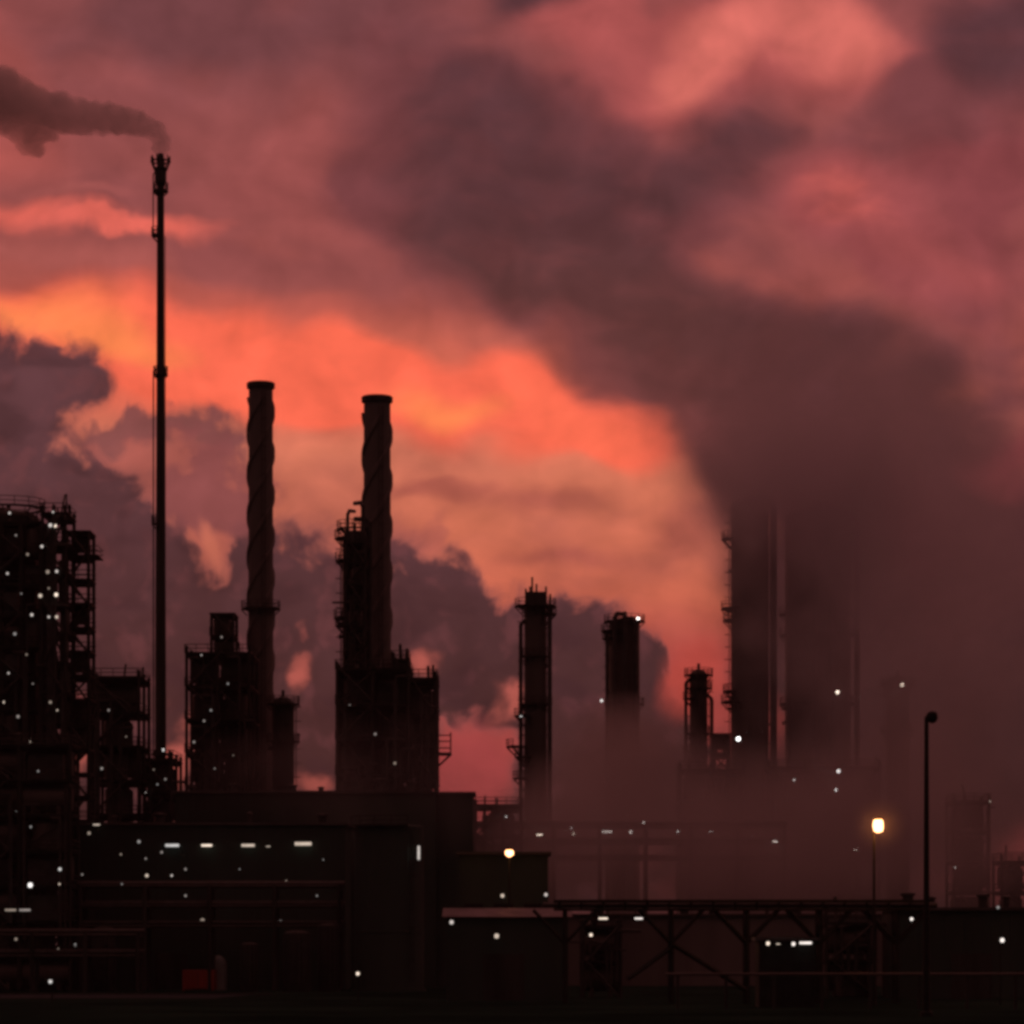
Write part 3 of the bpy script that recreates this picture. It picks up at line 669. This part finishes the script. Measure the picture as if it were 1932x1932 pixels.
# ================================================================== columns of the centre and right
root = column('column', 'slim column with a spiky railed crown, left of the smoke', 'column', 1010, 42, 1135, 500, None, 'shell',
       platforms=((1145, 1.5), (1160, 1.6, -60, 60), (1240, 0.7), (1330, 0.9), (1352, 1.6, 110, 250), (1410, 2.8, 140, 220), (1430, 1.5, 110, 250), (1470, 1.8, 120, 240)), lad=(180, -20), pipes=((205, 2, 1180, 0.3), (-30, 2, 1150, 0.35), (160, 2, 1340, 0.25)), head=0.6,
       lamps=((983, 1350, 'dot', 'mid', 1.1),))
b = MB(); zc = zz(1146, 500)
for (px, py) in ((1004, 1090), (1012, 1103), (992, 1112), (1030, 1108), (1038, 1122), (1000, 1108)):
    x = (px - 1010) * mpp(500); b.bar((x, -1.0, zc), (x, -1.0, zz(py, 500)), 0.22)
b.box((-1.4, -1.4, zc), (1.6, 1.2, zz(1118, 500)))
b.build('crown', M['steel'], root)
root = column('column', 'column of clustered risers with a lit corner platform, fading into smoke', 'column', 1178, 58, 1166, 556, None, 'shell',
       platforms=((1174, 0.9), (1192, 1.4, 100, 260), (1206, 1.2, 100, 260), (1330, 0.8)), lad=(180,), pipes=((-120, 2, 1170, 0.4), (-90, 2, 1170, 0.4), (-60, 2, 1180, 0.45), (-150, 2, 1200, 0.35)), head=0.3,
       lamps=((1204, 1167, 'dot', 'hot', 1.3), (1135, 1322, 'dot', 'mid', 1.2)))
column('column', 'small column silhouetted on the red patch left of the smoking towers', 'column', 1318, 34, 1262, 536, None, 'shell',
       platforms=((1275, 0.9), (1300, 0.8), (1320, 1.1, 100, 260), (1385, 0.9), (1420, 1.1)), lad=(0,), pipes=((200, 2, 1290, 0.3), (-20, 2, 1320, 0.3)), head=0.9)
frame('process_unit', 'low lattice unit at the foot of the small column by the smoke', 'process unit', 1284, 1402, 1452, 512, 10, storey=4.6, seed=37, dense=1.6, group='process units',
      lamps=((1393, 1394, 'dot', 'hot', 1.4),))
frame('gantry', 'little open gantry between the small column and the smoking towers', 'gantry', 1346, 1376, 1385, 524, 5, bays=1, storey=3.0, seed=41, dense=0.3, top_rail=False)
root = column('coke_tower', 'left of two wide towers rising into the smoke, with landings on its left', 'tower', 1415, 72, 940, 520, 'smoking towers', 'shell',
       platforms=((1018, 1.5, 150, 215), (1150, 1.6, 130, 235), (1172, 1.3, 130, 235), (1306, 1.3, 140, 225), (1326, 1.6, 130, 235)), lad=(180,), pipes=((-30, 2, 955, 0.5), (-8, 2, 955, 0.4)), head=0.4)
root = column('coke_tower', 'right and wider of two towers rising into the smoke', 'tower', 1543, 124, 960, 524, 'smoking towers', 'shell',
       platforms=((1160, 1.0), (1200, 1.0), (1330, 0.9)), lad=(-150,), pipes=((-100, 2, 975, 0.5), (-75, 2, 975, 0.5), (0, 2, 985, 0.5)), head=0.3, lamps=((1580, 1306, 'dot', 'hot', 1.3), ))
column('column', 'column almost lost in the smoke right of the wide towers', 'column', 1694, 44, 1275, 545, None, 'shell', platforms=((1292, 1.0), (1380, 1.0)), lad=(180,), head=0.7, lamps=((1702, 1292, 'dot', 'hot', 1.5),))
frame('process_unit', 'hazy lattice unit below the wide smoking towers', 'process unit', 1450, 1660, 1448, 500, 8, storey=4.6, seed=43, dense=0.9, group='process units',
      lamps=((1498, 1472, 'dot', 'mid'), (1582, 1455, 'dot', 'hot', 1.2), (1577, 1490, 'dot', 'hot', 1.2), (1614, 1603, 'tube', 'hot', .5)))
frame('process_unit', 'low jumble of equipment between the annex and the spiky column', 'process unit', 896, 984, 1520, 470, 10, storey=4.0, seed=47, dense=1.8, group='process units', lamps=((955, 1541, 'dot', 'mid'),))

def rack(name, label, px0, px1, ptop, Y, depth, tiers, pipes, step=7.0, lamps=(), seed=2, group=None):
    rnd = random.Random(seed)
    x0 = (px0 - 966) / F * Y; x1 = (px1 - 966) / F * Y; hx = (x1 - x0) / 2; hy = depth / 2; zt = zz(ptop, Y)
    root = thing(name, label, 'pipe rack', Vector(((x0 + x1) / 2, Y + hy, 0)), group)
    b = MB(); n = max(1, int(round(2 * hx / step))); zs = [zt - 2.4 * k for k in range(tiers)]
    for i in range(n + 1):
        x = -hx + 2 * hx * i / n
        for y in (-hy, hy): b.bar((x, y, 0), (x, y, zt), 0.35)
        for z in zs: b.bar((x, -hy, z - 0.25), (x, hy, z - 0.25), 0.3)
    for z in zs:
        for y in (-hy, hy): b.bar((-hx, y, z - 0.25), (hx, y, z - 0.25), 0.22)
    b.build('frame', M['steel'], root)
    for z in zs:
        for k in range(pipes):
            y = -hy + depth * (k + 0.6) / (pipes + 0.2); rr = rnd.uniform(0.12, 0.32)
            MB().tube((-hx - 0.5, y, z + rr - 0.06), (hx + 0.5, y, z + rr - 0.06), rr, seg=10).build('pipe', M['galv'], root)
    for lp in lamps: lamp(root, lp[0], lp[1], Y - 1.0, *lp[2:])
    return root
rack('pipe_rack', 'rear pipe rack strung with small lights under the smoke', 872, 1480, 1556, 478, 6, 3, 4, lamps=(
    (890, 1561, 'dot', 'hot'), (870, 1556, 'dot', 'dim'), (915, 1577, 'tube', 'mid', .6), (1018, 1575, 'tube', 'hot', .5), (1082, 1573, 'dot', 'mid', 1.1), (1145, 1569, 'tube', 'mid', .8), (1190, 1570, 'dot', 'mid'),
    (1214, 1552, 'dot', 'mid'), (1279, 1569, 'dot', 'mid', 1.2), (1341, 1569, 'tube', 'mid', .4), (1462, 1588, 'tube', 'hot', .4), (1078, 1562, 'dot', 'dim')))
hall('pump_house', 'brown pump house dimly lit by a sodium lamp', 'building', 866, 1034, 1607, 352, 8, 'clad', lamps=((948, 1690, 'dot', 'mid'), (1038 - 8, 1688, 'dot', 'mid')), windows=3, seed=6)
hall('storage_shed', 'long low shed with a pale sloping roof before the pump house', 'shed', 842, 1072, 1724, 312, 9, 'clad', pitch=0.9, lamps=((852, 1740, 'dot', 'mid', 1.1), (937, 1766, 'dot', 'mid')), seed=8)

hall('storage_shed', 'long low dark shed seen under the pipe bridge', 'shed', 1036, 1690, 1724, 436, 9, 'concrete', vents=9, door=False, seed=21)

rack('pipe_rack', 'front pipe rack crossing before the hall with tube lights', 150, 640, 1668, 386, 5, 3, 5, step=8.0, seed=31, lamps=((230, 1668, 'dot', 'dim', .8), (350, 1690, 'dot', 'dim', .7), (598, 1690, 'dot', 'dim', .7)))
rack('pipe_rack', 'lowest pipe rack at the left edge, by the yard lamp', -40, 260, 1760, 372, 4, 2, 4, step=6.0, seed=33, lamps=((30, 1772, 'dot', 'dim', .8), (110, 1790, 'dot', 'dim', .7)))
for k, (px, pw, pt, Yk, lb) in enumerate(((560, 52, 1755, 374, 'squat tank right of the red container'), (620, 40, 1742, 378, 'narrower upright tank left of the fat storage tank'), (470, 34, 1778, 376, 'smallest squat tank nearest the red container'), (196, 44, 1748, 380, 'squat tank behind the lowest pipe rack'))):
    column('storage_tank', lb, 'tank', px, pw, pt, Yk, 'small tanks in the yard', 'black', platforms=(), lad=(-70,), head=0.3, nozzles=False)
for (px0, px1, pt, Yk, dp, sd, lb) in ((1100, 1170, 1748, 330, 6, 61, 'low equipment frame under the bridge, left of two'), (1560, 1650, 1742, 330, 6, 67, 'low equipment frame under the bridge, right of two')):
    frame('process_unit', lb, 'process unit', px0, px1, pt, Yk, dp, storey=3.4, seed=sd, dense=1.6, group='process units')

# pipe bridge on braced trestles
Yb = 296; root = thing('pipe_bridge', 'long trestle pipe bridge crossing before the smoke', 'pipe bridge', base_at(1395, Yb))
hx = (1745 - 1045) / 2 * mpp(Yb); zt = zz(1698, Yb); zb = zz(1714, Yb)
b = MB()
for y in (-1.6, 1.6):
    b.box((-hx, y - 0.14, zt - 0.28), (hx, y + 0.14, zt)); b.box((-hx, y - 0.14, zb - 0.2), (hx, y + 0.14, zb))
k = -hx + 0.5
while k < hx:
    b.bar((k, -1.6, zb - 0.1), (k, -1.6, zt - 0.1), 0.14); b.bar((k, -1.6, zt - 0.14), (k, 1.6, zt - 0.14), 0.16); k += 2.0
b.build('girder', M['black'], root)
for y, rr in ((-1.0, 0.2), (-0.4, 0.26), (0.3, 0.22), (0.9, 0.16)):
    MB().tube((-hx - 1, y, zb + 0.3), (hx + 1, y, zb + 0.3), rr, seg=10).build('pipe', M['galv'], root)
for px in (1066, 1266, 1408, 1545, 1690):
    x = (px - 1395) * mpp(Yb); t = MB()
    for y in (-1.5, 1.5):
        t.bar((x, y, 0), (x, y, zb - 0.1), 0.28)
        for s in (-1, 1): t.bar((x, y, zb - 3.2), (x + s * 2.9, y, zb - 0.15), 0.2)
    for z0, z1 in ((0.3, zb - 3.3), (zb - 3.0, zb - 0.4)):
        t.bar((x, -1.5, z0), (x, 1.5, z1), 0.16); t.bar((x, 1.5, z0), (x, -1.5, z1), 0.16)
    t.build('trestle', M['black'], root)
st = MB(); xa = (1266 - 1395) * mpp(Yb); xb = (1408 - 1395) * mpp(Yb)
for y in (-1.5, 1.5):
    st.bar((xa, y, zb - 3.2), (xb, y, 1.2), 0.26); st.bar((xa - 4.0, y, 2.2), (xa, y, zb - 3.6), 0.24)
st.build('brace', M['black'], root)
for lp in ((1138, 1733, 'tube', 'hot', .85), (1205, 1733, 'tube', 'hot', .75), (1115, 1764, 'dot', 'hot', 1.0)):
    o = lamp(root, lp[0], lp[1], Yb - 2.2, *lp[2:])
b = MB()
for px in (1130, 1146, 1198, 1212, 1115):
    x = (px - 1395) * mpp(Yb); pz = 1764 if px == 1115 else 1730
    b.bar((x, -1.55, zz(pz, Yb) + 0.1), (x, -1.55, zb - 0.1), 0.08)
b.build('hanger', M['black'], root)

# ================================================================== right side
hall('pump_station', 'black hall filling the lower right corner behind the lamp pole', 'building', 1690, 2040, 1712, 322, 12, lamps=((1720, 1734, 'dot', 'hot', .9), (1748, 1792, 'dot', 'mid', .8), (1883, 1712, 'dot', 'dim')), vents=5, seed=12)
frame('process_unit', 'faint lattice unit with a broad top deck near the right edge', 'process unit', 1800, 1866, 1512, 480, 8, storey=4.4, seed=53, dense=0.9, group='process units', lamps=((1868, 1472 + 40, 'dot', 'dim'), (1786 + 16, 1637, 'dot', 'mid')))
frame('process_unit', 'dark unit cut off by the right edge', 'process unit', 1890, 1990, 1625, 462, 8, storey=4.4, seed=59, dense=1.4, group='process units')
hall('gatehouse', 'tiny gatehouse under the bridge with a row of four bright lamps', 'building', 1432, 1538, 1768, 276, 4, 'black', lamps=((1449, 1780, 'dot', 'hot', .8), (1468, 1781, 'tube', 'hot', .3), (1497, 1781, 'dot', 'hot', .8), (1520, 1779, 'tube', 'hot', .55)), door=False, seed=14)

def pole(name, label, px, ptop, Y, arm, head, group=None, r=0.16, m='black'):
    root = thing(name, label, 'street lamp', base_at(px, Y), group); zt = zz(ptop, Y)
    MB().lathe([(r * 2.2, 0), (r * 2.2, 0.3), (r * 1.3, 0.35), (r, zt * 0.5), (r * 0.75, zt)], seg=14).build('post', M[m], root)
    return root, zt
root, zt = pole('street_lamp', 'unlit black lamp pole standing tall against the smoke', 1748, 1352, 240, 1, 1, r=0.21)
MB().path([(0, 0, zt - 0.3), (0.03, 0, zt), (0.2, 0, zt + 0.25), (0.5, 0, zt + 0.25)], 0.11).build('arm', M['black'], root)
hd = MB().lathe([(0.1, zt + 0.42), (0.36, zt + 0.3), (0.44, zt - 0.05), (0.36, zt - 0.3), (0.1, zt - 0.42)], 0.42, 0.0, 16).build('lamp_head', M['black'], root)
MB().lathe([(0.3, zt - 0.40), (0.34, zt - 0.34), (0.1, zt - 0.5)][::-1], 0.42, 0, 12).build('lens', M['glass'], hd)

root, zt = pole('street_lamp', 'glowing sodium street lamp above the trestle bridge', 1649, 1560, 284, 1, 1, r=0.12)
MB().path([(0, 0, zt - 0.2), (0.1, 0, zt + 0.45), (0.35, 0, zt + 0.75)], 0.08).build('arm', M['black'], root)
hd = MB().lathe([(0.12, zt + 0.9), (0.4, zt + 0.8), (0.46, zt + 0.68), (0.40, zt + 0.62)], 0.36, 0, 16).build('lamp_head', M['black'], root)
MB().lathe([(0.36, zt + 0.63), (0.44, zt + 0.4), (0.46, zt + 0.0), (0.40, zt - 0.38), (0.12, zt - 0.5)][::-1], 0.36, 0, 16).build('bulb', G['sodium'], hd)
root, zt = pole('street_lamp', 'smaller sodium street lamp before the brown pump house', 961, 1615, 345, 1, 1, r=0.12)
hd = MB().lathe([(0.1, zt - 0.02), (0.34, zt + 0.6), (0.36, zt + 0.75), (0.1, zt + 0.95)], 0, 0, 14).build('lamp_head', M['black'], root)
MB().lathe([(0.08, zt - 0.1), (0.42, zt + 0.15), (0.44, zt + 0.45), (0.36, zt + 0.62)], 0, 0, 14).build('bulb', G['sodium'], hd)
for nm, p, e, c in (('sodium_light', at(1658, 1556, 283.0), 600, (1.0, 0.28, 0.06)), ('sodium_light', at(961, 1607, 344.0), 120, (1.0, 0.30, 0.08))):
    ld = bpy.data.lights.new(nm, 'POINT'); ld.energy = e; ld.color = c; ld.shadow_soft_size = 0.5
    lo = bpy.data.objects.new(nm, ld); col.objects.link(lo); lo.location = p

def bollard(label, px, py, Y, bright, s=1.0):
    root = thing('lamp_post', label, 'lamp post', base_at(px, Y) + Vector((0, 1.2, 0)), 'low yard lamps')
    zt = zz(py, Y)
    MB().tube((0, 0, 0), (0, 0, zt + 0.3), 0.07, seg=8).build('post', M['black'], root)
    lamp(root, px, py, Y, 'dot', bright, s)
bollard('low yard lamp right of the red container', 675, 1837, 300, 'hot', .9)
bollard('low yard lamp in the dark lower left corner', 95, 1852, 300, 'mid', .9)
bollard('round white yard lamp at the far right', 1891, 1774, 286, 'hot', 1.3)

# ================================================================== small things in the yard
ct = thing('shipping_container', 'dull red container standing by the road', 'container', base_at(374, 386))
w, h, dp = 3.5, 2.45, 6.0; b = MB().box((-w / 2, 0, 0.15), (w / 2, dp, h))
for i in range(14):
    x = -w / 2 + 0.2 + i * (w - 0.4) / 13; b.box((x - 0.06, -0.05, 0.3), (x + 0.06, -0.003, h - 0.15))
b.build('body', M['red'], ct)
for x in (-w / 2, w / 2):
    for y in (0, dp): MB().box((x - 0.1, y - 0.1, 0.0), (x + 0.1, y + 0.1, h + 0.05)).build('corner_post', M['red'], ct)
dr = MB().box((-0.9, -0.12, 0.3), (0.9, -0.053, h - 0.2)).build('door', M['red'], ct)
MB().bar((0, -0.16, 0.4), (0, -0.16, h - 0.3), 0.06).build('handle', M['galv'], dr)
dt = thing('water_tank', 'small pale domed tank behind the red container', 'tank', base_at(411, 392))
MB().lathe([(1.05, 0), (1.05, 3.0), (0.95, 3.5), (0.7, 3.9), (0.3, 4.15), (0.05, 4.2)], seg=20).build('shell', M['pale'], dt)
MB().tube((0.9, -0.5, 0.1), (0.9, -0.5, 3.2), 0.06, seg=6).build('pipe', M['galv'], dt)
pl = thing('pipeline', 'thin pipeline on low supports running across the lower right', 'pipeline', base_at(1620, 268))
hx = 30.0; z = zz(1838, 268)
MB().tube((-hx + 14, 0, z), (hx, 0, z), 0.13, seg=10).build('pipe', M['shell'], pl)
k = -hx + 15
while k < hx:
    MB().box((k - 0.12, -0.12, 0), (k + 0.12, 0.12, z - 0.2)).box((k - 0.2, -0.3, z - 0.203), (k + 0.2, 0.3, z - 0.1)).build('support', M['steel'], pl); k += 4.0

# ================================================================== smoke, steam and air
def volume(name, colour, density=None, aniso=0.0):
    m = bpy.data.materials.new(name); m.use_nodes = True
    N = NT(m.node_tree)
    for nd in list(N.n): N.n.remove(nd)
    o = N.new('ShaderNodeOutputMaterial'); v = N.new('ShaderNodeVolumePrincipled')
    v.inputs['Color'].default_value = colour; v.inputs['Anisotropy'].default_value = aniso
    v.inputs['Density'].default_value = density or 0.0
    N.l.new(v.outputs[0], o.inputs['Volume'])
    return m, N, v

# dark smoke torn off the flare by the wind: a lumpy closed body with an even density
rnd = random.Random(21)
pts = [(304, 290, 9), (305, 280, 10.5), (305, 270, 12), (303, 261, 13.5), (298, 253, 15), (290, 246, 16.5), (278, 240, 18), (262, 236, 20), (244, 232, 21), (222, 229, 22), (200, 224, 24), (176, 222, 25), (150, 220, 26), (124, 218, 28), (96, 212, 30), (66, 206, 34), (36, 196, 38), (4, 184, 42), (-30, 172, 46), (-66, 160, 50)]
bm = bmesh.new()
def puff(px, py, prr, dy=0.0):
    p = at(px, py, Yf + dy); rr = prr * mpp(Yf)
    bmesh.ops.create_icosphere(bm, subdivisions=2, radius=rr, matrix=Matrix.Translation(p) @ Matrix.Diagonal((rnd.uniform(1.0, 1.25), 1.0, rnd.uniform(0.85, 1.05), 1)))
for i, (px, py, pr) in enumerate(pts):
    puff(px, py, pr * (1.3 if i > 8 else 1.15))
    if i > 5:
        for k in range(4):
            a = rnd.uniform(0, 6.28); puff(px + math.cos(a) * pr * 0.75 + rnd.uniform(-8, 8), py + math.sin(a) * pr * 0.7, pr * rnd.uniform(0.4, 0.7), rnd.uniform(-1.5, 1.5) * pr / 25)
for (px, py, pr) in ((62, 240, 26), (58, 262, 20), (70, 282, 12), (52, 286, 9), (172, 246, 10), (20, 226, 26), (86, 252, 14), (40, 254, 15), (152, 194, 9), (18, 150, 16), (6, 156, 18)): puff(px, py, pr * 1.2)
me = bpy.data.meshes.new('flare_smoke'); bm.to_mesh(me); bm.free()
fs = bpy.data.objects.new('flare_smoke', me); col.objects.link(fs)
rm = fs.modifiers.new('join', 'REMESH'); rm.mode = 'VOXEL'; rm.voxel_size = 0.28
tx = bpy.data.textures.new('smoke_lumps', 'CLOUDS'); tx.noise_scale = 1.5; tx.noise_depth = 5
dm = fs.modifiers.new('lumps', 'DISPLACE'); dm.texture = tx; dm.strength = 1.8; dm.mid_level = 0.4; dm.texture_coords = 'GLOBAL'
sm_, N, v = volume('flare_smoke_volume', (0.97, 0.93, 0.95, 1), 0.36)
me.materials.append(sm_)
fs['label'] = 'dark smoke streaming left from the flare stack tip'; fs['category'] = 'smoke'

# the smoke banks round the towers: soft volumes with their own clumps
def smoke_bank(name, label, lobes, colour, lo, hi, contrast):
    SM, N, v = volume(name + '_volume', colour)
    P = N.new('ShaderNodeNewGeometry').outputs['Position']
    nz = N.noise(P, 0.035, 1.0, 0.5)
    Pw = N.vmath('ADD', P, N.vmath('SCALE', N.vmath('SUBTRACT', nz.outputs['Color'], (0.5, 0.5, 0.5)), scale=24.0))
    clump = N.noise(Pw, 0.085, 2.0, 0.55).outputs['Fac']
    acc = None
    for (px, py, Y, rx, ry, rz, w) in lobes:
        gb = N.blob(Pw, tuple(at(px, py, Y)), (rx, ry, rz))
        acc = N.math('MULTIPLY', gb, w) if acc is None else N.math('MULTIPLY_ADD', gb, w, acc)
    N.l.new(N.math('MULTIPLY', acc, N.smooth(clump, 0.36, 0.64, *contrast)), v.inputs['Density'])
    o = MB().box(lo, hi).build(name, SM)
    o['kind'] = 'stuff'; o['label'] = label; o['category'] = 'smoke'
smoke_bank('smoke_bank', 'mauve smoke bank swallowing the tops of the wide towers', SMOKE, (0.98, 0.94, 0.99, 1), (2.0, 462, 24.0), (122.0, 600, 118.0), (0.12, 1.6))
smoke_bank('ground_smoke', 'low brown smoke darkened for shade, lying along the foot of the columns', LOW_SMOKE, (0.78, 0.72, 0.73, 1), (-46.0, 402, 1.0), (112.0, 575, 52.0), (0.35, 1.4))  # the deeper shade low down is put into this bank's darker colour
mist = bmesh.new(); bmesh.ops.create_icosphere(mist, subdivisions=3, radius=2.6)  # ball of mist added round the bulb to give it a halo
me = bpy.data.meshes.new('lamp_mist'); mist.to_mesh(me); mist.free()
MM, N, v = volume('lamp_mist_volume', (0.9, 0.9, 0.9, 1)); N.l.new(N.math('MULTIPLY', N.blob(N.new('ShaderNodeTexCoord').outputs['Object'], (0, 0, 0), (2.7, 2.7, 2.7)), 0.022), v.inputs['Density']); me.materials.append(MM)
o = bpy.data.objects.new('lamp_mist', me); col.objects.link(o); o.location = at(1660, 1556, 284.0); o['kind'] = 'stuff'; o['label'] = 'added ball of thin mist making a halo round the sodium lamp'; o['category'] = 'mist'

HZm, N, v = volume('haze_volume', (0.86, 0.76, 0.76, 1), HAZE)
hz = MB().box((-4050, -4050, -1.0), (4050, 4050, 150.0)).build('haze', HZm); hz['kind'] = 'stuff'

# ------------------------------------------------------------------ render settings
cy = scene.cycles
cy.use_denoising = True
cy.max_bounces = 8; cy.diffuse_bounces = 2; cy.glossy_bounces = 2; cy.volume_bounces = 5; cy.transparent_max_bounces = 8
cy.sample_clamp_indirect = 2.0
cy.volume_step_rate = 1.0; cy.volume_max_steps = 40
cy.filter_width = 3.5
